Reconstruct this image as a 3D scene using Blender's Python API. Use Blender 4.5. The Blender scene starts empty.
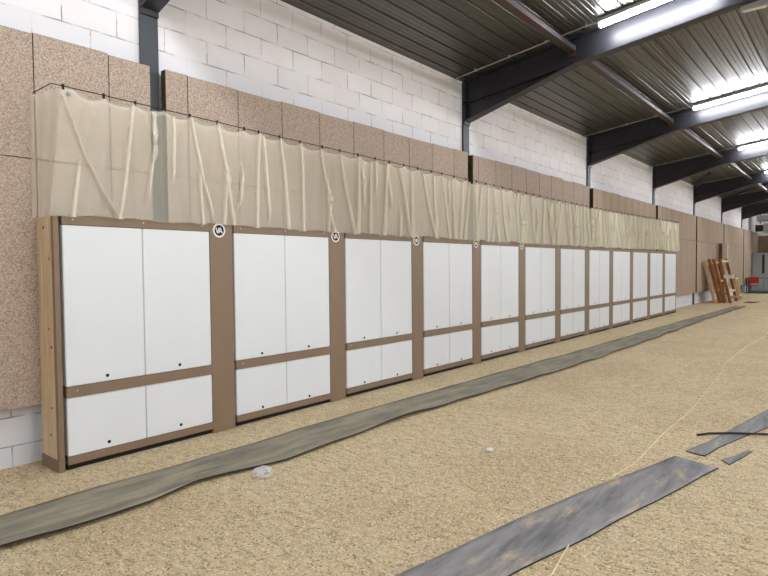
import bpy, bmesh, math, random
from mathutils import Vector, Matrix, noise
random.seed(7)
S = bpy.context.scene
C = S.collection
PI = math.pi

# ------------------------------------------------------------------ helpers
def lin(r, g, b):
    f = lambda c: (c/255/12.92) if c/255 <= .04045 else ((c/255+.055)/1.055)**2.4
    return (f(r), f(g), f(b), 1)

class NT:
    def __init__(s, name):
        s.m = bpy.data.materials.new(name); s.m.use_nodes = True
        s.t = s.m.node_tree; s.t.nodes.clear()
        s.out = s.n('ShaderNodeOutputMaterial')
    def n(s, typ, **kw):
        nd = s.t.nodes.new(typ)
        for k, v in kw.items():
            if k in nd.bl_rna.properties: setattr(nd, k, v)
            else: s.set(nd, k.replace('_', ' '), v)
        return nd
    def set(s, nd, k, v):
        i = nd.inputs[k]
        if isinstance(v, bpy.types.NodeSocket): s.t.links.new(v, i)
        else: i.default_value = v
    def link(s, a, nd, k): s.t.links.new(a, nd.inputs[k])
    def bsdf(s, **kw):
        b = s.n('ShaderNodeBsdfPrincipled')
        for k, v in kw.items(): s.set(b, k.replace('_', ' '), v)
        s.link(b.outputs[0], s.out, 'Surface'); return b
    def coord(s): return s.n('ShaderNodeTexCoord').outputs['Object']
    def mapping(s, vec, scale=(1, 1, 1), rot=(0, 0, 0)):
        m = s.n('ShaderNodeMapping'); s.link(vec, m, 'Vector')
        m.inputs['Scale'].default_value = scale; m.inputs['Rotation'].default_value = rot
        return m.outputs[0]
    def noise(s, vec, scale, detail=4, rough=.6, dist=0):
        t = s.n('ShaderNodeTexNoise'); s.link(vec, t, 'Vector')
        t.inputs['Scale'].default_value = scale; t.inputs['Detail'].default_value = detail
        t.inputs['Roughness'].default_value = rough; t.inputs['Distortion'].default_value = dist
        return t.outputs['Fac']
    def ramp(s, fac, stops):
        r = s.n('ShaderNodeValToRGB'); s.link(fac, r, 'Fac')
        e = r.color_ramp.elements
        while len(e) < len(stops): e.new(.5)
        for q, (p, c) in zip(e, stops):
            q.position = p; q.color = c if len(c) == 4 else (*c, 1)
        return r.outputs['Color']
    def mix(s, fac, a, b, mode='MIX'):
        m = s.n('ShaderNodeMix', data_type='RGBA', blend_type=mode)
        for k, v in ((0, fac), (6, a), (7, b)):
            if isinstance(v, bpy.types.NodeSocket): s.t.links.new(v, m.inputs[k])
            else: m.inputs[k].default_value = v
        return m.outputs[2]
    def math(s, op, a, b=0.0):
        m = s.n('ShaderNodeMath', operation=op)
        for k, v in ((0, a), (1, b)):
            if isinstance(v, bpy.types.NodeSocket): s.t.links.new(v, m.inputs[k])
            else: m.inputs[k].default_value = v
        return m.outputs[0]
    def bump(s, h, strength, dist, b):
        n = s.n('ShaderNodeBump'); s.link(h, n, 'Height')
        n.inputs['Strength'].default_value = strength; n.inputs['Distance'].default_value = dist
        s.link(n.outputs[0], b, 'Normal'); return n

def g(v): return (v, v, v, 1)

def simple(name, col, rough=.6, metal=0, var=.12, scale=6, bump=0):
    t = NT(name); c = t.coord()
    f = t.noise(c, scale, 5)
    a = tuple(x*(1-var) for x in col[:3]) + (1,); b = tuple(min(1, x*(1+var)) for x in col[:3]) + (1,)
    cc = t.ramp(f, [(.3, a), (.7, b)])
    p = t.bsdf(Base_Color=cc, Roughness=rough, Metallic=metal)
    if bump: t.bump(t.noise(c, scale*20, 3), bump, .01, p)
    return t.m

M = {}
def mk_materials():
    # white painted concrete block, joints only partly open
    t = NT('painted_block'); c = t.coord()
    sx = t.n('ShaderNodeSeparateXYZ'); t.link(c, sx, 'Vector')
    cb = t.n('ShaderNodeCombineXYZ')
    hy = t.math('ADD', sx.outputs['Y'], sx.outputs['X'])
    t.link(hy, cb, 'X'); t.link(t.math('ADD', sx.outputs['Z'], .09), cb, 'Y')
    vec = cb.outputs[0]
    wob = t.n('ShaderNodeVectorMath', operation='ADD'); t.link(vec, wob, 0)
    nz = t.n('ShaderNodeTexNoise'); t.link(vec, nz, 'Vector'); nz.inputs['Scale'].default_value = 9
    sc = t.n('ShaderNodeVectorMath', operation='SCALE'); t.link(nz.outputs['Color'], sc, 0); sc.inputs['Scale'].default_value = .012
    t.link(sc.outputs[0], wob, 1)
    br = t.n('ShaderNodeTexBrick'); t.link(wob.outputs[0], br, 'Vector')
    br.offset = .5; br.inputs['Scale'].default_value = 1
    br.inputs['Mortar Size'].default_value = .0065; br.inputs['Mortar Smooth'].default_value = .15
    br.inputs['Brick Width'].default_value = .50; br.inputs['Row Height'].default_value = .25
    br.inputs['Color1'].default_value = g(.0); br.inputs['Color2'].default_value = g(1)
    br.inputs['Mortar'].default_value = g(.5)
    mask = t.math('MULTIPLY', br.outputs['Fac'], t.ramp(t.noise(vec, 3.4, 4), [(.42, g(0.06)), (.62, g(.85))]))
    base = t.mix(br.outputs['Color'], lin(236, 232, 232), lin(243, 241, 242))
    base = t.mix(t.ramp(t.noise(vec, 1.3, 5), [(.35, g(0)), (.75, g(.5))]), base, lin(226, 220, 219))
    low = t.n('ShaderNodeMapRange'); t.link(t.math('ADD', sx.outputs['Z'], t.math('MULTIPLY', t.noise(vec, 1.1, 3), .5)), low, 0)
    low.inputs[1].default_value = 4.0; low.inputs[2].default_value = 4.3
    base = t.mix(low.outputs[0], lin(226, 227, 231), base)
    col = t.mix(mask, base, lin(138, 132, 132))
    p = t.bsdf(Base_Color=col, Roughness=.8)
    h = t.math('SUBTRACT', t.math('MULTIPLY', t.noise(vec, 60, 4), .25), mask)
    t.bump(h, .6, .012, p); M['block'] = t.m

    # wood-fibre cladding: brown-beige with dark and pale flecks
    def fibre(nm, c1, c2, c3):
        t = NT(nm); c = t.coord()
        v = t.n('ShaderNodeTexVoronoi'); t.link(c, v, 'Vector'); v.inputs['Scale'].default_value = 90
        f1 = t.noise(c, 70, 6, .8)
        col = t.ramp(f1, [(.36, c1), (.5, c2), (.66, c3)])
        sp = t.n('ShaderNodeSeparateXYZ'); t.link(v.outputs['Color'], sp, 'Vector')
        col = t.mix(t.ramp(sp.outputs['X'], [(.0, g(.55)), (.3, g(0)), (1, g(0))]), col, c1)
        col = t.mix(t.ramp(sp.outputs['Y'], [(.7, g(0)), (.95, g(.45))]), col, lin(205, 185, 165))
        oi = t.n('ShaderNodeObjectInfo')
        col = t.mix(t.math('MULTIPLY', oi.outputs['Random'], .14), col, lin(136, 116, 104))
        col = t.mix(t.ramp(t.noise(c, 1.7, 3), [(.4, g(0)), (.75, g(.3))]), col, lin(182, 160, 146))
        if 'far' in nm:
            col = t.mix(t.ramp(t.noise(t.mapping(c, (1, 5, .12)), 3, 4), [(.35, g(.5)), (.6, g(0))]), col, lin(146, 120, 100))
        p = t.bsdf(Base_Color=col, Roughness=.95)
        t.bump(t.math('ADD', v.outputs['Distance'], f1), .5, .008, p); return t.m
    M['fibre'] = fibre('wood_fibre_board', lin(118, 99, 86), lin(187, 168, 152), lin(224, 207, 190))
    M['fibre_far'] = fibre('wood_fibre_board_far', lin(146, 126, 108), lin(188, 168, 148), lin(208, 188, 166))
    M['wool'] = simple('mineral_wool_core', lin(74, 66, 30), .95, var=.3, scale=14)

    t = NT('white_foam_face'); c = t.coord()
    col = t.mix(t.ramp(t.noise(c, 3, 4), [(.3, g(0)), (.8, g(.5))]), lin(228, 231, 233), lin(223, 226, 229))
    p = t.bsdf(Base_Color=col, Roughness=.55)
    t.bump(t.noise(t.mapping(c, (1, 1, 9)), 6, 3), .12, .01, p)
    M['foam'] = t.m

    M['brown'] = simple('brown_laminate', lin(133, 111, 89), .55, var=.06, scale=3)
    M['brown_dark'] = simple('brown_laminate_edge', lin(112, 88, 70), .6, var=.08, scale=3)
    t = NT('light_timber'); c = t.coord()
    w = t.noise(t.mapping(c, (14, 14, .7)), 3.2, 6, .65, .4)
    col = t.ramp(w, [(.3, lin(184, 156, 120)), (.5, lin(212, 187, 152)), (.7, lin(226, 205, 172))])
    p = t.bsdf(Base_Color=col, Roughness=.6); M['timber'] = t.m
    t = NT('orange_timber'); c = t.coord()
    w = t.noise(t.mapping(c, (8, 8, .8)), 3.2, 6, .65, .4)
    col = t.ramp(w, [(.3, lin(120, 74, 38)), (.5, lin(158, 106, 60)), (.7, lin(184, 132, 84))])
    p = t.bsdf(Base_Color=col, Roughness=.6); M['timber_orange'] = t.m
    M['timber_pale'] = simple('pale_timber', lin(225, 200, 160), .6, scale=10)
    M['black'] = simple('matt_black', lin(16, 15, 15), .8, var=.2)
    M['void'] = simple('shadow_gap_black', lin(22, 20, 19), .9, var=.2)  # black that stands for shade in the gaps of the bays
    M['white'] = simple('white_print', lin(232, 230, 228), .5, var=.02)
    M['screw'] = simple('screw_zinc', lin(215, 205, 190), .35, .6, var=.05)
    M['knot'] = simple('knot_brown', lin(84, 58, 36), .7)
    M['steel'] = simple('dark_grey_steel_paint', lin(44, 44, 50), .42, 0, var=.10, scale=3)
    M['column'] = simple('anthracite_column_paint', lin(62, 66, 72), .5, 0, var=.10, scale=3)
    # rusted primer + grey tie beam
    t = NT('rusty_grey_steel'); c = t.coord()
    f = t.noise(t.mapping(c, (4, .5, 4)), 1.6, 5, .6)
    col = t.ramp(f, [(.45, lin(66, 65, 68)), (.50, lin(68, 58, 52)), (.60, lin(74, 40, 26))])
    t.bsdf(Base_Color=col, Roughness=.5); M['rusty'] = t.m

    t = NT('galvanised_roof_deck'); c = t.coord()
    f = t.noise(t.mapping(c, (3, .25, 1)), 2, 5)
    col = t.ramp(f, [(.3, lin(94, 93, 88)), (.7, lin(106, 105, 100))])
    p = t.bsdf(Base_Color=col, Roughness=.36, Metallic=.6)
    t.bump(t.noise(t.mapping(c, (2, .2, 1)), 3, 3), .06, .02, p); M['deck'] = t.m

    # sheer cream net
    t = NT('sheer_cream_net'); c = t.coord()
    col = t.mix(t.noise(c, 2.0, 3), lin(254, 249, 226), lin(255, 253, 238))
    d = t.n('ShaderNodeBsdfDiffuse'); t.link(col, d, 'Color')
    tl = t.n('ShaderNodeBsdfTranslucent'); t.link(col, tl, 'Color')
    m1 = t.n('ShaderNodeMixShader'); m1.inputs[0].default_value = .10
    t.link(d.outputs[0], m1, 1); t.link(tl.outputs[0], m1, 2)
    tr = t.n('ShaderNodeBsdfTransparent')
    m2 = t.n('ShaderNodeMixShader'); mr = t.n('ShaderNodeMapRange'); sx = t.n('ShaderNodeSeparateXYZ'); t.link(c, sx, 'Vector'); t.link(sx.outputs['Y'], mr, 0)
    mr.inputs[1].default_value = 5; mr.inputs[2].default_value = 15; mr.inputs[3].default_value = .275; mr.inputs[4].default_value = .62
    t.link(mr.outputs[0], m2, 0)
    t.link(tr.outputs[0], m2, 1); t.link(m1.outputs[0], m2, 2)
    t.link(m2.outputs[0], t.out, 'Surface'); M['net'] = t.m

    # sand with wood fibre
    t = NT('fibre_sand'); c = t.coord()
    f1 = t.noise(c, 170, 3, .8)
    f2 = t.noise(t.mapping(c, (1, 1.0, 1), (0, 0, .5)), 26, 5, .7)
    st = t.noise(t.mapping(c, (1, 3.2, 1), (0, 0, -.25)), 7, 6, .62)
    f3 = t.noise(c, .8, 5, .6)
    col = t.ramp(f1, [(.33, lin(150, 124, 86)), (.47, lin(229, 202, 154)), (.64, lin(254, 238, 206))])
    col = t.mix(t.ramp(st, [(.32, g(.7)), (.48, g(0))]), col, lin(170, 144, 102))
    col = t.mix(t.ramp(st, [(.53, g(0)), (.66, g(.7))]), col, lin(246, 226, 182))
    col = t.mix(t.ramp(f3, [(.36, g(.5)), (.54, g(0))]), col, lin(204, 178, 138))
    v = t.n('ShaderNodeTexVoronoi'); t.link(c, v, 'Vector'); v.inputs['Scale'].default_value = 95
    sp = t.n('ShaderNodeSeparateXYZ'); t.link(v.outputs['Color'], sp, 'Vector')
    col = t.mix(t.ramp(sp.outputs['X'], [(.76, g(0)), (.90, g(.85))]), col, lin(255, 242, 210))
    col = t.mix(t.ramp(sp.outputs['Y'], [(.84, g(0)), (.97, g(.7))]), col, lin(112, 90, 60))
    p = t.bsdf(Base_Color=col, Roughness=1); p.inputs['Specular IOR Level'].default_value = .1
    h = t.math('ADD', t.math('MULTIPLY', st, 1.6), t.math('ADD', t.math('MULTIPLY', f2, .7), t.math('MULTIPLY', f1, .6)))
    t.bump(h, .9, .017, p); M['sand'] = t.m

    # rubber mats with their own sand stains
    def mat(nm, c1, c2, stain, lo, hi):
        t = NT(nm); c = t.coord()
        f = t.noise(t.mapping(c, (3.2, .45, 1), (0, 0, .12)), 2.2, 7, .65)
        col = t.ramp(f, [(.32, c1), (.68, c2)])
        s1 = t.noise(t.mapping(c, (2.4, .7, 1), (0, 0, .2)), 2.6, 8, .68)
        s2 = t.math('ADD', t.math('MULTIPLY', s1, .72), t.math('MULTIPLY', t.noise(c, 90, 3, .7), .28))
        col = t.mix(t.ramp(s2, [(lo, g(0)), (hi, g(.9))]), col, stain)
        sc = t.noise(t.mapping(c, (5, .35, 1), (0, 0, .1)), 4, 4)
        col = t.mix(t.ramp(sc, [(.60, g(0)), (.72, g(.3))]), col, lin(70, 72, 76))
        p = t.bsdf(Base_Color=col, Roughness=.72)
        t.bump(t.noise(c, 40, 4), .2, .006, p); return t.m
    M['mat'] = mat('olive_rubber_mat', lin(106, 104, 92), lin(166, 159, 138), lin(186, 168, 132), .48, .72)
    M['mat_blue'] = mat('blue_grey_rubber_mat', lin(98, 97, 99), lin(164, 161, 160), lin(206, 182, 142), .53, .64)
    M['mat_edge'] = simple('cut_rubber_edge', lin(40, 36, 32), .8)
    M['string'] = simple('cream_string', lin(236, 218, 174), .8)
    M['cable'] = simple('black_cable', lin(26, 24, 24), .5)
    M['pipe'] = simple('pale_conduit', lin(186, 184, 176), .5, var=.05)
    M['clear'] = None
    t = NT('clear_plastic'); b = t.bsdf(Base_Color=lin(235, 235, 235), Roughness=.18)
    b.inputs['Alpha'].default_value = .42; M['clear'] = t.m
    M['paper'] = simple('white_scrap', lin(240, 240, 236), .7, var=.02)
    t = NT('led_tube_glow'); e = t.n('ShaderNodeEmission'); e.inputs['Color'].default_value = (*COOL, 1)
    e.inputs['Strength'].default_value = LAMP; t.link(e.outputs[0], t.out, 'Surface'); M['glow'] = t.m
    M['lampcase'] = simple('grey_lamp_case', lin(176, 176, 180), .5, var=.04)
    M['cab'] = simple('pale_grey_metal', lin(196, 200, 206), .45, var=.04)
    M['cabdark'] = simple('dark_handle_strip', lin(50, 52, 56), .5)
    M['red'] = simple('red_plastic', lin(206, 56, 34), .45, var=.05)
    M['chrome'] = simple('grey_tube_metal', lin(130, 130, 132), .35, .7)
    M['tabletop'] = simple('dark_table_top', lin(150, 150, 146), .5)
    M['green'] = simple('green_carpet', lin(52, 86, 62), .95, var=.2, scale=20)
    M['osb'] = simple('brown_end_panelling', lin(128, 104, 80), .85, var=.18, scale=8)
    M['heater'] = simple('heater_casing', lin(186, 186, 186), .5, var=.04)

class MB:
    def __init__(s): s.bm = bmesh.new()
    def box(s, x0, x1, y0, y1, z0, z1):
        v = [s.bm.verts.new(p) for p in ((x0,y0,z0),(x1,y0,z0),(x1,y1,z0),(x0,y1,z0),(x0,y0,z1),(x1,y0,z1),(x1,y1,z1),(x0,y1,z1))]
        for f in ((0,3,2,1),(4,5,6,7),(0,1,5,4),(1,2,6,5),(2,3,7,6),(3,0,4,7)): s.bm.faces.new([v[i] for i in f])
        return s
    def bar(s, a, b, w, h, up=(0, 0, 1)):
        a = Vector(a); b = Vector(b); d = (b-a).normalized(); u = Vector(up)
        if abs(d.dot(u)) > .99: u = Vector((1, 0, 0))
        sd = d.cross(u).normalized(); u = sd.cross(d).normalized()
        v = []
        for q in (a, b):
            for i, j in ((-1,-1),(1,-1),(1,1),(-1,1)): v.append(s.bm.verts.new(q+sd*i*w/2+u*j*h/2))
        for f in ((0,1,2,3),(7,6,5,4),(0,4,5,1),(1,5,6,2),(2,6,7,3),(3,7,4,0)): s.bm.faces.new([v[i] for i in f])
        return s
    def prism(s, poly, axis, a0, a1):
        # poly in the two other axes, extruded along axis
        def P(p, a):
            if axis == 0: return (a, p[0], p[1])
            if axis == 1: return (p[0], a, p[1])
            return (p[0], p[1], a)
        A = [s.bm.verts.new(P(p, a0)) for p in poly]; B = [s.bm.verts.new(P(p, a1)) for p in poly]
        s.bm.faces.new(A[::-1]); s.bm.faces.new(B); n = len(poly)
        for i in range(n): s.bm.faces.new((A[i], A[(i+1) % n], B[(i+1) % n], B[i]))
        return s
    def tube(s, pts, r, n=8, caps=True):
        rings = []
        pts = [Vector(p) for p in pts]
        for i, p in enumerate(pts):
            d = (pts[min(i+1, len(pts)-1)]-pts[max(i-1, 0)]).normalized()
            u = Vector((0, 0, 1)) if abs(d.z) < .95 else Vector((1, 0, 0))
            a = d.cross(u).normalized(); b = a.cross(d).normalized()
            rr = r[i] if isinstance(r, (list, tuple)) else r
            rings.append([s.bm.verts.new(p+a*rr*math.cos(2*PI*k/n)+b*rr*math.sin(2*PI*k/n)) for k in range(n)])
        for A, B in zip(rings, rings[1:]):
            for k in range(n): s.bm.faces.new((A[k], A[(k+1) % n], B[(k+1) % n], B[k]))
        if caps: s.bm.faces.new(rings[0]); s.bm.faces.new(rings[-1][::-1])
        return s
    def build(s, name, mat, parent=None, bevel=0, smooth=False, seg=1):
        bm = s.bm
        bmesh.ops.recalc_face_normals(bm, faces=bm.faces)
        if bevel:
            bmesh.ops.bevel(bm, geom=list(bm.edges), offset=bevel, segments=seg, affect='EDGES', clamp_overlap=True)
        me = bpy.data.meshes.new(name); bm.to_mesh(me); bm.free()
        for m in (mat if isinstance(mat, (list, tuple)) else [mat]): me.materials.append(m)
        if smooth:
            for p in me.polygons: p.use_smooth = True
        o = bpy.data.objects.new(name, me); C.objects.link(o)
        if parent is not None: o.parent = parent
        return o

def rel(mb, root):   # keep a part built in world coordinates where it is, under a root that has a location
    bmesh.ops.translate(mb.bm, verts=list(mb.bm.verts), vec=-root.location); return mb

def tag(o, label=None, cat=None, group=None, kind=None):
    if label: o['label'] = label
    if cat: o['category'] = cat
    if group: o['group'] = group
    if kind: o['kind'] = kind
    return o
def thing(name, loc, label, cat, group=None):
    o = bpy.data.objects.new(name, None); o.location = loc; o.empty_display_size = .1; C.objects.link(o)
    return tag(o, label, cat, group)
def copy_tree(o, parent=None):
    c = o.copy(); C.objects.link(c)
    if parent is not None: c.parent = parent
    for ch in list(o.children): copy_tree(ch, c)
    return c

ORD = ['first', 'second', 'third', 'fourth', 'fifth', 'sixth', 'seventh', 'eighth', 'ninth', 'tenth', 'eleventh', 'twelfth']
LAMP = 37.0; HALL = 35.0; COOL = (.945, .975, 1.03)
mk_materials()

# ------------------------------------------------------------------ measures
WX = -.49                     # block wall face
XR = 19.5; YN = -8.0; YF = 44.5
def FY(k): return 3.045+6*k   # steel frames, every 6 m
def roof_z(x): return 4.98+.125*(x+.45) if x < 9.52 else 4.98+.125*(19.04+.45-x)

# ------------------------------------------------------------------ setting
def struct(mb, name, mat, **k):
    return tag(mb.build(name, mat, **k), kind='structure')
mb = MB()
xs_ = [WX-.3, -.2, 0, .1, .2, .3, .4, .5, .6, XR+.3]; ys_ = [YN-.3, 0, 2, 3, 4, 4.7, 5.4, 6.1, 6.8, 7.5, 8.2, 8.9, 9.5, YF+.3]
def dip(x, y): return -.026*max(0, min(1, (9.5-y)/5.5))*max(0, min(1, (.55-x)/.5))
gr = [[mb.bm.verts.new((x, y, dip(x, y))) for y in ys_] for x in xs_]
gb = [[mb.bm.verts.new((x, y, -.3)) for y in ys_] for x in xs_]
for i in range(len(xs_)-1):
    for j in range(len(ys_)-1):
        mb.bm.faces.new((gr[i][j], gr[i+1][j], gr[i+1][j+1], gr[i][j+1])); mb.bm.faces.new((gb[i][j], gb[i][j+1], gb[i+1][j+1], gb[i+1][j]))
for i in range(len(xs_)-1):
    for j in (0, -1): mb.bm.faces.new((gr[i][j], gr[i+1][j], gb[i+1][j], gb[i][j]))
for j in range(len(ys_)-1):
    for i in (0, -1): mb.bm.faces.new((gr[i][j], gr[i][j+1], gb[i][j+1], gb[i][j]))
struct(mb, 'floor', M['sand'])
struct(MB().box(WX-.25, WX, YN, YF, -.05, 4.965), 'wall_left', M['block'])
struct(MB().box(XR, XR+.25, YN, YF, 0, 4.965), 'wall_right', M['block'])
gable = [(WX-.25, 0), (XR+.25, 0), (XR+.25, roof_z(XR)), (9.52, roof_z(9.52)), (WX-.25, roof_z(WX))]
struct(MB().prism(gable, 1, YN-.25, YN), 'wall_near', M['block'])
struct(MB().prism(gable, 1, YF, YF+.25), 'wall_far', M['block'])
# trapezoidal roof deck, ribs along the hall
mb = MB(); prof = []
x = WX-.3; per = .23
while x < XR+.3:
    for dx, dz in ((0, 0), (.055, 0), (.060, .005), (.070, .005), (.075, 0), (.125, 0), (.130, .005), (.140, .005), (.145, 0), (.19, 0), (.198, .022), (.220, .022)):
        xx = x+dx; prof.append((xx, roof_z(xx)+dz))
    x += per
top = [(px, pz+.06) for px, pz in prof]
A = [[mb.bm.verts.new((px, y, pz)) for px, pz in prof] for y in (YN-.3, YF+.3)]
B = [[mb.bm.verts.new((px, y, pz)) for px, pz in top] for y in (YN-.3, YF+.3)]
for i in range(len(prof)-1):
    mb.bm.faces.new((A[0][i], A[0][i+1], A[1][i+1], A[1][i])); mb.bm.faces.new((B[0][i], B[1][i], B[1][i+1], B[0][i+1]))
    for r in (0, 1): mb.bm.faces.new((A[r][i], B[r][i], B[r][i+1], A[r][i+1]))
struct(mb, 'ceiling', M['deck'])
# darker brown boarding on the far wall, below the heater
struct(MB().box(-.3, 12, YF-.05, YF, 2.3, 3.5), 'trim_1', M['osb'])
tag(MB().box(-.36, 9, 39.0, YF-.02, 0, .015).build('floor_carpet', M['green']), 'dark green carpet strip on the floor along the far end wall', 'carpet')

# ------------------------------------------------------------------ steel frames
def frame(k, label):
    Y = FY(k); r = thing('steel_portal_frame', (0, Y, 0), label, 'steel frame')
    t, fw = .012, .19
    # column: flange in front of the blockwork
    mb = MB().box(-.462, -.45, -fw/2, fw/2, 0, 4.2).box(WX+.002, -.462, -fw/2+.01, fw/2-.01, 0, 4.94)
    mb.build('column', M['column'], r)
    def top(x): return roof_z(x)-.005
    D = .40
    xs, xe = -.45, 9.5
    mb = MB().prism([(xs, top(xs)-D), (xe, top(xe)-D), (xe, top(xe)), (xs, top(xs))], 1, -t/2, t/2)
    mb.bar((xs, 0, top(xs)-.012), (xe, 0, top(xe)-.012), fw, .022)
    mb.bar((xs, 0, top(xs)-D), (xe, 0, top(xe)-D), fw, .022)
    mb.build('rafter', M['steel'], r)
    hx, hz = 1.55, top(1.55)-D
    mb = MB().prism([(xs, 4.26), (hx, hz), (xs, top(xs)-D)], 1, -t/2, t/2)
    mb.bar((xs, 0, 4.26), (hx, 0, hz-.005), fw, .022)
    mb.build('haunch', M['steel'], r)
    mb = MB().box(xs-.001, xs+.022, -fw/2, fw/2, 4.20, top(xs)-.03)
    mb.bar((xs+.02, 0, top(xs)-D+.0), (xs+.10, 0, top(xs)-D+.01), fw, .02)
    mb.build('end_plate', M['steel'], r)
    # far half of the frame
    def topr(x): return roof_z(x)-.005
    xe2 = XR-.02
    mb = MB().prism([(9.5, top(9.5)-D), (xe2, topr(xe2)-D), (xe2, topr(xe2)), (9.5, top(9.5))], 1, -t/2, t/2)
    mb.bar((9.5, 0, top(9.5)-D), (xe2, 0, topr(xe2)-D), fw, .022)
    mb.build('rafter', M['steel'], r)
    MB().box(XR-.06, XR-.002, -fw/2, fw/2, 0, 4.5).build('column', M['column'], r)
    return r
for k in range(-1, 7):
    lab = {-1: 'dark steel portal frame behind the camera', 0: 'nearest dark steel portal frame, its column standing behind the near curtain end'}.get(
        k, 'dark steel portal frame, %s beyond the one at the near curtain end' % ORD[k-1])
    if k >= 0: frame(k, lab)

# longitudinal tie beams between the frames
XB = 1.5
for k in range(0, 6):
    r = tag(MB().box(XB-.065, XB+.065, -2.985, 2.985, 5.02, 5.095).box(XB-.06, XB+.06, -2.99, -2.975, 4.95, 5.14).box(XB-.06, XB+.06, 2.975, 2.99, 4.95, 5.14)
            .build('tie_beam', M['rusty']),
            'rust-patched grey steel tie beam, %s span from the camera between the roof frames' % ORD[k], 'steel beam', 'tie beams under the roof')
    r.location = (0, FY(k)+3, 0)
fr = [o for o in C.objects if o.name.startswith('steel_portal_frame')]
for q, a, b, w_ in ((4, (-.40, 26.92, 4.80), (.58, 24.5, 5.05), .07), (5, (-.3, 32.9, 4.93), (3.4, 28.2, 5.38), .09)):
    rel(MB().bar(a, b, w_, .06), fr[q]).build('bracing_bar', M['steel'], fr[q])

# ------------------------------------------------------------------ wood-fibre cladding on the wall
ZT, ZS, ZB = 3.68, 2.61, .50
def panel(y0, y1, z0, z1, label, group, mat='fibre', deep=True):
    e = .004
    mb = MB().box(-.488 if deep else -.435, -.35, y0+e, y1-e, z0+e, z1-e)
    bmesh.ops.recalc_face_normals(mb.bm, faces=mb.bm.faces)
    o = mb.build('wood_fibre_panel', [M[mat], M['wool']], bevel=0)
    for p in o.data.polygons:
        if p.normal.x < .5: p.material_index = 1 if abs(p.normal.y) > .5 else 0
    # shift origin for a texture of its own
    c = Vector((-.39, (y0+y1)/2, z0)); o.data.transform(Matrix.Translation(-c)); o.location = c
    return tag(o, label, 'wall panel', group)
bays = [
    (None, [.70, 1.31, 1.94, 2.58, 2.99]),
    (0, [3.15, 3.40, 4.03, 4.67, 5.30, 5.95, 6.60, 7.21, 7.85, 8.48, 8.93]),
    (1, [9.10, 9.30, 9.94, 10.59, 11.24, 11.86, 12.48, 13.12, 13.78, 14.42, 14.80]),
    (2, [15.07, 15.35, 15.94, 16.54, 17.16, 17.78, 18.40, 19.02, 19.64, 20.26, 20.88]),
    (3, [21.12, 21.70, 22.30, 22.92, 26.85]),
    (4, [27.05, 32.86]), (5, [33.06, 38.86]), (6, [39.06, 44.45])]
for b, (k, ed) in enumerate(bays):
    n = len(ed)-1
    for i in range(n):
        dz = random.uniform(-.012, .012) if b < 4 else .015
        f = 'fibre' if b < 3 else 'fibre_far'
        deep = 0 < i < n-1
        if b == 0: tail = '%s before the nearest steel column' % ['fourth', 'third', 'second', 'first'][i]
        elif n > 1: tail = '%s after the %s steel column' % (ORD[i], ORD[k])
        else: tail = 'wide single board after the %s steel column' % ORD[k]
        zs = ZS if b < 4 else 2.64
        panel(ed[i], ed[i+1], zs, ZT+dz, 'upper-row wood-fibre wall panel, '+tail, 'upper wood-fibre wall panels', f, deep)
        hid = b > 0 and ed[i+1] < 22.35
        panel(ed[i], ed[i+1], ZB, zs, 'lower-row wood-fibre wall panel%s, ' % (' behind the net' if hid else '')+tail, 'lower wood-fibre wall panels', f, deep)

# ------------------------------------------------------------------ target bays
Y0, P, W = 1.98, 1.699, 1.431
G = .010
def disc(parent, y, z):
    R = .073
    mb = MB(); n = 36
    mb.prism([(y+R*math.cos(2*PI*i/n), z+R*math.sin(2*PI*i/n)) for i in range(n)], 0, .0, .004)
    d = mb.build('badge', M['white'], parent)
    d['label'] = 'round black badge with a white ring and the letters VA'
    r2 = .054
    MB().prism([(y+r2*math.cos(2*PI*i/n), z+r2*math.sin(2*PI*i/n)) for i in range(n)], 0, .003, .006).build('badge_face', M['black'], d)
    mb = MB()
    for a, b, c, e in ((-.040, .026, -.022, -.030), (-.022, -.030, -.006, .026), (-.008, -.030, .012, .030), (.012, .030, .034, -.030), (.001, -.012, .023, -.012)):
        mb.bar((.0070, y+a, z+b), (.0070, y+c, z+e), .011, .003, up=(1, 0, 0))
    mb.build('badge_lettering', M['white'], d)
    return d
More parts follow.
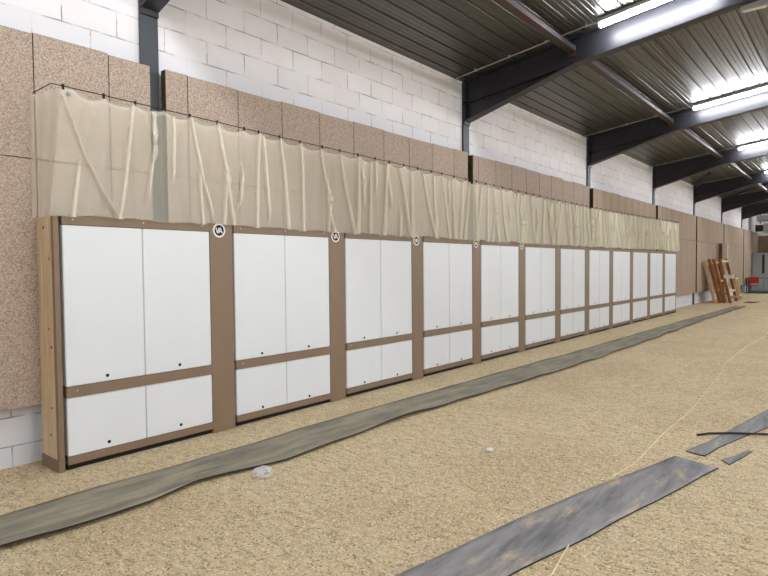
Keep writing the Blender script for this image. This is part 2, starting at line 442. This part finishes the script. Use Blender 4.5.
def make_bay():
    r = thing('target_bay', (0, 0, 0), 'x', 'archery target', 'white target bays')
    D = -.33; f = .0
    # rails
    for nm, z0, z1, fx in (('top_rail', 2.04, 2.12, 0), ('middle_rail', .605, .695, .004), ('bottom_rail', .045, .112, 0)):
        o = MB().box(-.06, fx, .014, W-.012, z0, z1).build(nm, M['brown'], r, bevel=.0025)
    s = MB().box(-.30, -.06, .014, W-.012, 2.085, 2.118).build('top_board', M['brown_dark'], r)
    MB().box(-.30, -.03, .014, W-.012, 0, .044).build('shadow_gap_plinth', M['void'], r)  # recess strip coloured black for the shadow gap under the bottom rail
    mid = .71
    for (a, b, hy) in ((0.018, mid-.0025, .36), (mid+.0025, W-.014, 1.06)):
        for nm, z0, z1, hz in (('upper_target_panel', .698, 2.037, .737), ('lower_target_panel', .115, .602, .145)):
            p = MB().box(-.11, -.006, a, b, z0, z1).build(nm, M['foam'], r, bevel=.005, seg=2)
            MB().tube([(-.007, hy, hz), (-.003, hy, hz)], .0145, 14).build('hole', M['black'], p)
    for y, z in ((.10, 2.085), (.72, 2.088), (1.33, 2.09), (.10, .66)):
        MB().tube([(.0, y, z), (.0065 if z < 1 else .0025, y, z)], .0065, 8).build('screw', M['screw'], r)
    MB().box(-.16, -.12, .014, W-.013, .04, 2.03).build('gap_shade_backing', M['void'], r)  # black sheet added to darken the gaps round the panels like shade
    po = MB().box(D, 0.0, W-.012, P-G, 0, 2.122).build('post', M['brown'], r, bevel=.003)
    MB().box(-.05, -.018, P-G, P+.012, 2.035, 2.10).build('joint_block', M['brown_dark'], r)
    MB().box(-.05, -.012, P-G, P+.012, .62, .675).build('joint_block', M['brown_dark'], r)
    return r, po
bay, po = make_bay()
bay.location = (0, Y0, 0)
rest = []
for i in range(1, 12):
    c = copy_tree(bay); c.location = (0, Y0+i*P, 0); rest.append(c)
allb = [bay]+rest
for c_ in bay.children:
    for h_ in c_.children:
        if h_.name.startswith('hole'): h_.location.z += .020 if c_.name.startswith('lower') else .010
def hollow(y): return -.026*max(0, min(1, (9.5-y)/5.5))
for b in allb:
    d = hollow(b.location.y+1.2); b.location.z = d; b.scale.z = (2.12-d)/2.12
for i, b in enumerate(allb):
    if i == 0: b['label'] = 'nearest and largest white target bay, with a bare timber end post on its left'
    elif i == 11: b['label'] = 'farthest white target bay, the narrow-looking last one at the end of the row'
    else: b['label'] = 'white four-panel target bay in brown frame, %s from the timber end post' % ORD[i]
    if i < 5:
        post = [c for c in b.children if c.name.startswith('post')][0]
        disc(post, W+.098, 2.055)
# last post is only a thin board
last = allb[-1]
for c in list(last.children):
    if c.name.split('.')[0] in ('post', 'joint_block'): bpy.data.objects.remove(c)
MB().box(-.33, 0, W-.012, W+.04, 0, 2.122).build('post', M['brown'], last, bevel=.003)
# end post of the first bay: bare timber, brown front board, brown shoe
ep = MB().box(-.36, -.05, -.054, -.012, 0, 2.115).build('end_post', M['timber'], bay, bevel=.003)
ep['label'] = 'bare light timber end post'
MB().box(-.05, 0, -.054, -.012, 0, 2.122).build('front_board', M['brown'], ep, bevel=.002)
MB().box(-.366, .004, -.060, -.012, 0, .10).build('post_shoe', M['brown'], ep, bevel=.002)
for x, z, r_ in ((-.20, 2.02, .014), (-.10, 1.76, .010), (-.33, 1.80, .006), (-.14, 1.18, .009), (-.10, 1.03, .013), (-.13, .52, .010), (-.16, .29, .012)):
    MB().tube([(x, -.052, z), (x, -.056, z)], r_, 10).build('knot', M['knot'], ep)

# ------------------------------------------------------------------ net curtain on its wire
YL, YR, XC, RET = 1.915, 22.30, .035, .385
def wire_z(y):
    pts = [(1.9, 3.17), (2.4, 3.165), (4.6, 3.13), (8.5, 3.10), (12, 3.065), (15, 3.07), (18, 3.10), (22.5, 3.165)]
    for (a, za), (b, zb) in zip(pts, pts[1:]):
        if y <= b: return za+(zb-za)*(y-a)/(b-a)
    return pts[-1][1]
FO = [(2.16, 2.08, .55, 1), (1.86, 2.43, 0, 1), (2.61, 2.44, 0, 1), (2.80, 2.69, 0, .8), (2.98, 2.99, 0, .6), (3.18, 3.42, 0, .95), (3.24, 3.28, .5, 1), (3.49, 3.64, 0, 1), (3.55, 3.53, .45, 1),
      (3.81, 3.70, .4, .8), (4.00, 3.96, 0, 1), (4.06, 4.14, 0, .9), (4.31, 4.37, 0, 1), (4.59, 4.64, 0, 1), (4.93, 5.14, 0, 1), (5.08, 5.02, .3, 1), (5.24, 5.48, 0, 1), (5.57, 5.58, 0, 1),
      (5.62, 5.76, 0, .6), (5.85, 5.79, 0, 1), (6.16, 6.06, 0, 1), (6.18, 6.28, 0, .6), (6.42, 6.69, 0, 1), (6.73, 6.74, 0, 1), (7.02, 7.27, 0, 1), (7.30, 7.32, 0, 1),
      (7.52, 7.73, 0, 1), (7.83, 7.82, 0, 1), (8.13, 8.00, 0, 1)]
rnd = random.Random(3)
y = 8.3
while y < 22.1:
    FO.append((y, y+rnd.uniform(-.26, .26), 0 if rnd.random() < .7 else rnd.uniform(.2, .5), 1 if rnd.random() < .75 else rnd.uniform(.5, .9)))
    y += rnd.uniform(.11, .24)
for k in range(26):
    y = rnd.uniform(2.3, 22); q = rnd.uniform(-.15, .15)
    FO.append((y, y+q, *((0, .4) if rnd.random() < .5 else (.6, 1))))
HOOK = [2.02, 2.35, 2.63, 2.90, 3.18, 3.49, 3.82, 4.01, 4.30, 4.61]
while HOOK[-1] < 22.0: HOOK.append(HOOK[-1]+rnd.uniform(.27, .36))
HOOK.append(22.28)
FP = [(a, b, t0, t1, rnd.uniform(.015, .024), rnd.uniform(.015, .021), rnd.uniform(.03, .065)) for a, b, t0, t1 in FO]
import bisect
def net_mesh():
    bm = bmesh.new(); L = RET+(YR-YL)+.30
    step = .004; n = int(L/step)
    ts = [.04, .02, 0, .02, .04]+[.04+.96*(q/84) for q in range(1, 85)]
    near = [[f for f in FP if min(f[0], f[1])-.14 < YL+(i*step-RET) < max(f[0], f[1])+.14] for i in range(n+1)]
    grid = []
    for j, t in enumerate(ts):
        back = -.006 if j < 2 else 0; row = []
        for i in range(n+1):
            s = i*step; yn = YL+(s-RET)
            dy = 0; off = .016*noise.noise((yn*1.9, t*1.1, 3.1))+.018*noise.noise((yn*4.5+t*.5, t*.8, 8.7))+(.014*noise.noise((yn*9+.8*t, t*.7, 1.7)) if yn > 7 else .012*noise.noise((yn*9+.8*t, t*1.2, 1.7)))
            hem = 0
            if YL-.1 < yn < YR+.1:
                for a, b, t0, t1, am, sg, bx in near[i]:
                    if t < t0-.08 or t > t1+.08: continue
                    w = 1
                    if t0 > 0: w = min(w, max(0, (t-t0+.08)/.16))
                    if t1 < 1: w = min(w, max(0, (t1+.08-t)/.16))
                    c = a+(b-a)*t+.012*math.sin(t*3+a*7)
                    u = (yn-c)/sg
                    if abs(u) > 6: continue
                    e = math.exp(-u*u/2)
                    am_ = am*(.55 if abs(a-b) > .35 else 1)
                    dy -= w*am_*math.sin(4.2*u)*e+w*.010*u*math.exp(-u*u/8)
                    off += w*bx*math.exp(-abs(u/1.15)**1.6)*(.75+.5*t)
                    if t1 >= 1: hem += .03*math.exp(-u*u/14)
            k = bisect.bisect(HOOK, yn)
            if 0 < k < len(HOOK):
                a, b = HOOK[k-1], HOOK[k]; q = (yn-a)/(b-a); sag = .15*(b-a)*math.sin(PI*q)**.8
            else: sag = 0
            zt = wire_z(min(max(yn, YL), YR))-.010-sag
            zb = 2.112+.05*max(0, min(1, (yn-12)/8))+.022*noise.noise((yn*3.1, 2.2, .5))+.010*noise.noise((yn*9, 5.2, .5))-hem*.5
            if s < RET:
                x = -.35+s; yy = YL-.006*math.sin(s*40)-.01*(1-t)+.10*(1-t)*s/RET-.02*t; z = (zt-.015*(1-s/RET))*(1-t)+zb*t
            elif yn > YR:
                x = XC-(yn-YR); yy = YR+.01*math.sin(s*45); z = zt*(1-t)+zb*t
            else:
                x = max(.008, XC+off+back); yy = yn+dy+(.10*(1-t)-.02*t)*max(0, 1-(yn-YL)/.5); z = zt+(zb-zt)*t
                if t > .9: x = max(x, .010)
            row.append(bm.verts.new((x, yy, z)))
        grid.append(row)
    for j in range(len(ts)-1):
        for i in range(n): bm.faces.new((grid[j][i], grid[j][i+1], grid[j+1][i+1], grid[j+1][i]))
    return bm
cur = thing('net_curtain', (0, 0, 0), 'long gathered sheer cream net curtain hanging above the white target bays', 'net curtain')
o = MB(); o.bm.free(); o.bm = net_mesh(); bm = o.bm
me = bpy.data.meshes.new('netting'); bm.to_mesh(me); bm.free(); me.materials.append(M['net'])
for p in me.polygons: p.use_smooth = True
no = bpy.data.objects.new('netting', me); C.objects.link(no); no.parent = cur
for y in HOOK:
    z = wire_z(y)
    MB().box(XC-.007, XC+.007, y-.009, y+.009, z-.028, z+.016).build('clip', M['black'], cur, bevel=.002)
eye = MB().box(XC-.003, XC+.012, 2.045, 2.075, 3.095, 3.125).build('eyelet', M['chrome'], cur)
w = [(XC, y_, wire_z(y_)) for y_ in [1.93+(22.32-1.93)*i/60 for i in range(61)]]
wo = tag(MB().tube([(-.36, 1.93, wire_z(1.93))]+w+[(-.36, 22.32, wire_z(22.3))], .0045, 6).build('curtain_wire', M['cable']),
         'thin dark wire stretched along the wall, carrying the net curtain', 'wire')

# ------------------------------------------------------------------ floor mats
def strip(name, inner, outer, mat, label, lift=.012, curl=.0, nseg=120, th=.008, seed=0, cat='floor mat', ny=8):
    def at(pts, y):
        if y <= pts[0][1]:
            a, b = pts[0], pts[1]
        elif y >= pts[-1][1]:
            a, b = pts[-2], pts[-1]
        else:
            for a, b in zip(pts, pts[1:]):
                if a[1] <= y <= b[1]: break
        return a[0]+(b[0]-a[0])*(y-a[1])/(b[1]-a[1])
    y0a, y1a = inner[0][1], inner[-1][1]; y0b, y1b = outer[0][1], outer[-1][1]
    bm = bmesh.new(); T = []; Bt = []
    for i in range(nseg+1):
        q = (i/nseg)**1.5
        ya = y0a+(y1a-y0a)*q; yb = y0b+(y1b-y0b)*q
        xa, xb = at(inner, ya), at(outer, yb)
        xb += .025*noise.noise((yb*1.6, seed, 0)); xa += .02*noise.noise((ya*1.3, seed+4, 0))
        rt, rb = [], []
        for j in range(ny+1):
            s = j/ny; x = xa+(xb-xa)*s; yy = ya+(yb-ya)*s
            z = lift+.006*noise.noise((x*3, yy*1.2, seed))
            e = max(0, (s-.72)/.28)**2
            z += curl*e*(.55+.9*noise.noise((yy*1.1, seed, 5)))
            z = max(z, lift*.7)
            rt.append(bm.verts.new((x, yy, z))); rb.append(bm.verts.new((x, yy, max(z-th, .001))))
        T.append(rt); Bt.append(rb)
    for i in range(nseg):
        for j in range(ny):
            bm.faces.new((T[i][j], T[i][j+1], T[i+1][j+1], T[i+1][j]))
            bm.faces.new((Bt[i][j], Bt[i+1][j], Bt[i+1][j+1], Bt[i][j+1]))
        for j in (0, ny):
            f = bm.faces.new((T[i][j], T[i+1][j], Bt[i+1][j], Bt[i][j])); f.material_index = 1
    for i in (0, nseg):
        for j in range(ny):
            f = bm.faces.new((T[i][j], T[i][j+1], Bt[i][j+1], Bt[i][j])); f.material_index = 1
    bmesh.ops.recalc_face_normals(bm, faces=bm.faces)
    me = bpy.data.meshes.new(name); bm.to_mesh(me); bm.free(); me.materials.append(mat); me.materials.append(M['mat_edge'])
    for p in me.polygons: p.use_smooth = p.material_index == 0
    o = bpy.data.objects.new(name, me); C.objects.link(o)
    return tag(o, label, cat)
strip('rubber_mat', [(.69, .2), (.67, 1.3), (.64, 1.96), (.69, 2.7), (.66, 4.0), (.68, 5.4), (.72, 7.5), (.82, 10.8), (.92, 18.8), (1.10, 26.6)],
      [(1.22, .2), (1.23, 1.14), (1.27, 1.46), (1.28, 2.04), (1.19, 2.44), (1.33, 3.25), (1.26, 4.63), (1.33, 6.45), (1.47, 9.28), (1.48, 14.1), (1.42, 19.4), (1.50, 26.4)],
      M['mat'], 'long olive-grey rubber mat with a curled edge lying in front of the target bays', .012, .045, 260, .012, 1)
strip('rubber_mat', [(3.00, 1.0), (3.21, 2.41), (3.31, 2.96), (3.53, 4.06), (3.87, 5.42)], [(3.38, 1.0), (3.70, 2.8), (3.81, 3.35), (4.00, 4.2), (4.22, 5.29)],
      M['mat_blue'], 'sand-stained blue-grey rubber mat in the foreground, nearest to the camera', .008, .008, 70, .010, 9)
strip('rubber_mat', [(3.91, 5.62), (4.02, 6.1), (4.28, 7.8), (4.62, 10.5)], [(4.07, 5.56), (4.25, 6.5), (4.42, 7.07), (4.80, 9.5), (5.0, 10.6)],
      M['mat_blue'], 'grey rubber mat continuing under the black cable at the right, beyond the sand gap', .008, .006, 50, .010, 14)
strip('rubber_scrap', [(4.20, 5.55), (4.27, 5.75), (4.33, 5.98)], [(4.27, 5.45), (4.33, 5.70), (4.375, 5.97)],
      M['mat_blue'], 'small grey rubber scrap half buried in the sand beside the mat gap', .006, .004, 16, .008, 21, 'rubber scrap')
strip('rubber_scrap', [(1.05, 29.2), (1.06, 29.6), (1.1, 30.2)], [(1.42, 29.2), (1.50, 29.6), (1.55, 30.2)],
      M['mat_edge'], 'dark flat scrap on the sand near the leaning timber frames', .01, .004, 8, .01, 31, 'rubber scrap')

# strings and cable
def lay(name, pts, r, mat, label, cat, z=.004, wob=.01, n=8):
    P3 = []
    for (a, b) in zip(pts, pts[1:]):
        for i in range(n):
            q = i/n; x = a[0]+(b[0]-a[0])*q; y = a[1]+(b[1]-a[1])*q
            za = a[2] if len(a) > 2 else z; zb = b[2] if len(b) > 2 else z
            P3.append((x+wob*noise.noise((x*5, y*5, 2)), y, za+(zb-za)*q))
    P3.append((pts[-1][0], pts[-1][1], pts[-1][2] if len(pts[-1]) > 2 else z))
    return tag(MB().tube(P3, r, 6).build(name, mat, smooth=True), label, cat)
lay('string', [(3.80, 2.4, .006), (3.85, 2.9), (3.82, 3.1), (3.795, 3.28, .008)], .0055, M['string'],
    'short end of cream string at the bottom edge, coming from under the foreground mat', 'string')
lay('string', [(3.60, 4.44, .012), (3.615, 4.56, .006), (3.66, 4.97), (3.61, 6.16), (3.62, 7.17), (3.54, 8.36), (3.42, 10.27), (3.35, 10.7), (3.32, 11.14), (3.27, 13.53), (3.33, 15.41), (3.3, 18)],
    .0062, M['string'], 'long cream string wandering across the open sand beyond the foreground mat', 'string')
lay('cable', [(3.89, 6.19, .014), (3.97, 6.30, .018), (4.12, 6.42, .022), (4.42, 6.60, .022), (4.9, 6.89, .016), (5.6, 7.3, .013)], .011, M['cable'],
    'straight black cable lying across the grey mat at the right edge', 'cable', wob=.004)
def scrap(name, loc, r, mat, label, cat, flat=.5, seed=0, sub=2):
    bm = bmesh.new(); bmesh.ops.create_icosphere(bm, subdivisions=sub, radius=r)
    for v in bm.verts:
        f = 1+.55*noise.noise(v.co/r*1.8+Vector((seed, 0, 0)))
        v.co = Vector((v.co.x*f, v.co.y*f, max(v.co.z*f*flat, -r*flat*.5)))
    zmin = min(v.co.z for v in bm.verts)
    for v in bm.verts: v.co.z -= zmin
    me = bpy.data.meshes.new(name); bm.to_mesh(me); bm.free(); me.materials.append(mat)
    o = bpy.data.objects.new(name, me); C.objects.link(o); o.location = loc
    return tag(o, label, cat)
scrap('plastic_bag', (1.42, 2.90, .001), .075, M['clear'], 'crumpled clear plastic bag on the sand against the long mat', 'plastic bag', .55, 4, 3)
scrap('paper_scrap', (2.54, 4.56, .001), .042, M['paper'], 'small white scrap lying alone on the open sand', 'scrap', .5, 2, 1)

# ------------------------------------------------------------------ lamps and conduits
SL = .125
def lamp(k, label):
    Y = FY(k)-.33; x0, x1 = 2.02, 3.52
    def z(x): return roof_z(x)-.085
    r = thing('tube_light', ((x0+x1)/2, Y, z((x0+x1)/2)), label, 'lamp', 'lit tube lights along the roof frames')
    a, b = Vector((x0, Y, z(x0))), Vector((x1, Y, z(x1))); d = (b-a).normalized()
    rel(MB().tube([a+d*.03, b-d*.03], .052, 14), r).build('tube', M['glow'], r, smooth=False)
    up = Vector((0, 0, 1)); o_ = up*.012
    mb = MB(); sec = [(-.060, .0), (-.060, .058), (.060, .058), (.060, .0), (.055, .0), (.055, .053), (-.055, .053), (-.055, .0)]
    A_ = [mb.bm.verts.new(a+Vector((0, p, 0))+up*(q+.012)) for p, q in sec]; B_ = [mb.bm.verts.new(b+Vector((0, p, 0))+up*(q+.012)) for p, q in sec]
    for i_ in range(8): mb.bm.faces.new((A_[i_], A_[(i_+1) % 8], B_[(i_+1) % 8], B_[i_]))
    for Q in (A_, B_): mb.bm.faces.new((Q[0], Q[1], Q[6], Q[7])); mb.bm.faces.new((Q[1], Q[2], Q[5], Q[6])); mb.bm.faces.new((Q[2], Q[3], Q[4], Q[5]))
    rel(mb, r).build('housing', M['lampcase'], r)
    for p, q in ((a, a+d*.03), (b-d*.03, b)):
        rel(MB().tube([p, q], .056, 14), r).build('end_cap', M['lampcase'], r)
    for s in (.3, 1.2):
        c = a+d*s
        rel(MB().bar(c+Vector((0, 0, .065)), c+Vector((0, 0, .082)), .03, .02), r).build('bracket', M['lampcase'], r)
    return r
for k in range(1, 6):
    lamp(k, 'glowing white tube light beside the %s roof frame that carries one, counted from the camera' % ORD[k-1])
    pts = []
    for i in range(13):
        x = WX+.01+(2.05-WX-.01)*i/12
        pts.append((x, FY(k)-.33, roof_z(x)-.025-.002*(i % 3 == 1)-(.03 if i == 12 else 0)))
    c = tag(MB().tube(pts, .010, 6).build('cable_conduit', M['pipe'], smooth=True),
            'thin pale cable conduit along the ceiling from the wall to the %s tube light' % ORD[k-1], 'conduit', 'conduits to the tube lights')
    if k < 4:
        for i in (2, 5, 8, 11):
            MB().box(pts[i][0]-.012, pts[i][0]+.012, pts[i][1]-.016, pts[i][1]+.016, pts[i][2]-.014, pts[i][2]+.03).build('clip', M['pipe'], c)
r = thing('emergency_light', (3.93, FY(1)+.06, 5.07), 'small unlit white lamp box under the nearest lit roof frame', 'lamp')
MB().box(-.16, .16, .0, .10, -.03, .05).build('housing', M['lampcase'], r, bevel=.008)
MB().box(-.13, .13, .015, .085, -.042, -.03).build('diffuser', M['white'], r, bevel=.004)
MB().box(-.02, .02, .03, .07, .05, .38).build('bracket', M['steel'], r)

# same lamps out of view elsewhere in the hall, plus an added far-end fill row
def hall_and_fill_lamp(x, Y):
    for dx in (-.4, .4):
        l = bpy.data.lights.new('hall_and_fill_lamp', 'POINT'); l.shadow_soft_size = .06
        l.energy = HALL; l.color = COOL
        o = bpy.data.objects.new('hall_and_fill_lamp', l); C.objects.link(o); o.location = (x+dx, Y, roof_z(x+dx)-.16)
for k in range(-1, 7):
    for x in (2.8, 5.8, 8.6, 11.6, 14.6, 17.0):
        if x == 2.8 and 1 <= k <= 5: continue
        hall_and_fill_lamp(x, FY(k)-.33)
for x in (2.8, 5.8, 8.6): hall_and_fill_lamp(x, 41.6)  # added fill row between the frames, only to brighten the far end

# ------------------------------------------------------------------ timber frames leaning on the wall
def ladder(loc, h, w, lean, label, rungs, mat, brace=False, tilt=0.0):
    r = thing('timber_frame', loc, label, 'timber frame', 'timber frames leaning on the wall')
    top = Vector((-lean, 0, math.sqrt(h*h-lean*lean)))
    sv = Vector((0, -tilt, 0))
    for y in (0, w):
        MB().bar(Vector((0, y, 0)), top+Vector((0, y, 0))+sv, .075, .11, up=(1, 0, 0)).build('leg', M[mat], r, bevel=.004)
    for q in rungs:
        c = top*q+sv*q
        MB().bar(c+Vector((.03, .04, 0)), c+Vector((.03, w-.04, 0)), .06, .09).build('rung', M['timber_pale' if q > .2 else mat], r, bevel=.004)
    if brace:
        MB().bar(top*.1+Vector((0, .04, 0)), top*.9+Vector((0, w-.04, 0)), .03, .10, up=(1, 0, 0)).build('brace', M['timber_orange'], r)
    return r
ladder((.10, 28.35, 0), 1.85, 1.0, .36, 'pale-edged timber frame leaning nearest the wall, leftmost of the stack', (.25, .93), 'timber', False, .4)
ladder((.28, 28.50, 0), 1.95, 1.2, .40, 'orange-brown timber frame, second from the left in the leaning stack', (.3, .9), 'timber_orange', True, .3)
ladder((.42, 28.60, 0), 1.95, 1.3, .40, 'orange-brown timber frame, third from the left in the leaning stack', (.2, .5, .92), 'timber_orange', True, .2)
ladder((.62, 28.75, 0), 1.95, 1.5, .42, 'outermost timber frame with pale rungs in the leaning stack', (.12, .26, .60, .95), 'timber_orange', False, 0)
r = ladder((.60, 31.2, 0), 1.15, .6, .25, 'short timber frame at the right end of the leaning stack', (.2, .9), 'timber_pale', False, 0)
# white block standing behind them and white board across
tag(MB().box(-.14, .08, 31.3, 31.42, 0, 2.68).build('white_board', M['paper'], bevel=.006), 'tall white foam board standing upright behind the leaning timber frames', 'board')
tag(MB().box(-.30, -.15, 31.3, 31.45, 0, 2.66).build('brown_board', M['brown_dark'], bevel=.006), 'tall dark brown board standing against the wall beside the white board', 'board')
tag(MB().bar((.42, 28.4, 1.16), (.78, 28.4, 1.14), .12, .16).build('white_block', M['paper'], bevel=.01), 'white foam block lying across the middle of the leaning timber frames', 'block')
for k, (x, y, hh) in enumerate(((.30, 28.95, 1.7), (.36, 29.3, 1.82))):
    tag(MB().bar((x, y, 0), (x-.36, y-.3, hh), .03, .34, up=(0, 1, 0)).build('plank', M['timber_orange'], bevel=.003),
        ('nearer' if k == 0 else 'farther')+' orange-brown plank leaning between the timber frames', 'plank', 'planks in the leaning stack')

# ------------------------------------------------------------------ far end: metal cabinet, table, chair, heater
r = thing('metal_cabinet', (.72, 42.3, 0), 'pale grey metal cabinet with a dark handle slot by the far end wall', 'cabinet')
MB().box(-1.05, 1.3, -.25, .35, 0, 2.36).build('body', M['cab'], r, bevel=.01)
for a, b in ((-1.03, -.52), (-.40, .60), (.63, 1.28)):
    MB().box(a, b, -.28, -.25, .08, 2.32).build('door', M['cab'], r, bevel=.006)
MB().box(-.515, -.405, -.29, -.25, 1.1, 2.25).build('handle', M['cabdark'], r)
r = thing('table', (.4, 40.0, 0), 'long dark-topped table in front of the grey metal cabinet', 'table')
MB().box(-.74, 2.4, -.35, .35, .84, .90).build('tabletop', M['tabletop'], r, bevel=.005)
for x in (-.68, 2.3):
    for y in (-.3, .3): MB().box(x-.025, x+.025, y-.025, y+.025, 0, .84).build('leg', M['cabdark'], r)
r = thing('chair', (.13, 39.1, 0), 'red plastic chair with metal legs standing at the far table', 'chair')
MB().box(-.24, .24, -.24, .20, .44, .48).build('seat', M['red'], r, bevel=.015)
mb = MB(); mb.bar((0, .20, .56), (0, .27, .93), .46, .035, up=(0, 1, 0)); 
MB().prism([(.17, .58), (.21, .58), (.27, .93), (.24, .93)], 0, -.24, .24).build('backrest', M['red'], r, bevel=.008); mb.bm.free()
for x in (-.2, .2):
    MB().tube([(x, -.2, .44), (x*1.1, -.23, 0)], .013, 8).build('leg', M['chrome'], r)
    MB().tube([(x, .22, .60), (x, .17, .44), (x*1.1, .24, 0)], .013, 8).build('leg', M['chrome'], r)
r = thing('fan_heater', (.18, 42.0, 0), 'hanging white fan heater with a dark round outlet under the roof at the far end', 'heater')
MB().box(.10, 1.3, -.4, .4, 3.55, 4.12).build('casing', M['heater'], r, bevel=.02)
MB().tube([(.11, 0, 3.86), (-.28, 0, 3.86)], [.20, .20], 20).build('outlet', M['cabdark'], r)
MB().tube([(-.28, 0, 3.86), (-.33, 0, 3.86)], [.23, .23], 20).build('outlet_ring', M['black'], r)
MB().box(-.25, 1.3, -.35, .45, 4.30, 4.62).build('duct', M['heater'], r, bevel=.02)
for x in (-.1, 1.1): MB().box(x-.02, x+.02, -.02, .02, 4.10, 5.22).build('hanger', M['steel'], r)
MB().box(-.35, 1.3, -.3, .5, 4.75, 4.81).build('support_frame', M['steel'], r)

# ------------------------------------------------------------------ world, camera, colour
w = bpy.data.worlds.new('World'); S.world = w; w.use_nodes = True
w.node_tree.nodes['Background'].inputs[0].default_value = (.8, .85, 1, 1)
w.node_tree.nodes['Background'].inputs[1].default_value = .0
yaw, pitch, roll, f, D, h = .6945, -.0347, -.0092, 579.8, 5.1232, 1.6542
fw = Vector((-math.sin(yaw)*math.cos(pitch), math.cos(yaw)*math.cos(pitch), math.sin(pitch)))
rt = Vector((math.cos(yaw), math.sin(yaw), 0)); up = rt.cross(fw)
r2 = rt*math.cos(roll)+up*math.sin(roll); u2 = -rt*math.sin(roll)+up*math.cos(roll)
cd = bpy.data.cameras.new('camera'); co = bpy.data.objects.new('camera', cd); C.objects.link(co)
cd.sensor_fit = 'HORIZONTAL'; cd.sensor_width = 36; cd.lens = f/768*36; cd.clip_start = .05; cd.clip_end = 200
m = Matrix((r2, u2, -fw)).transposed().to_4x4(); m.translation = Vector((D, 0, h)); co.matrix_world = m
S.camera = co
vs = S.view_settings; vs.view_transform = 'Standard'; vs.look = 'None'; vs.gamma = 1; vs.use_curve_mapping = False
vs.exposure = 1.13
S.cycles.max_bounces = 8; S.cycles.diffuse_bounces = 4; S.cycles.transparent_max_bounces = 16
S.cycles.use_denoising = True
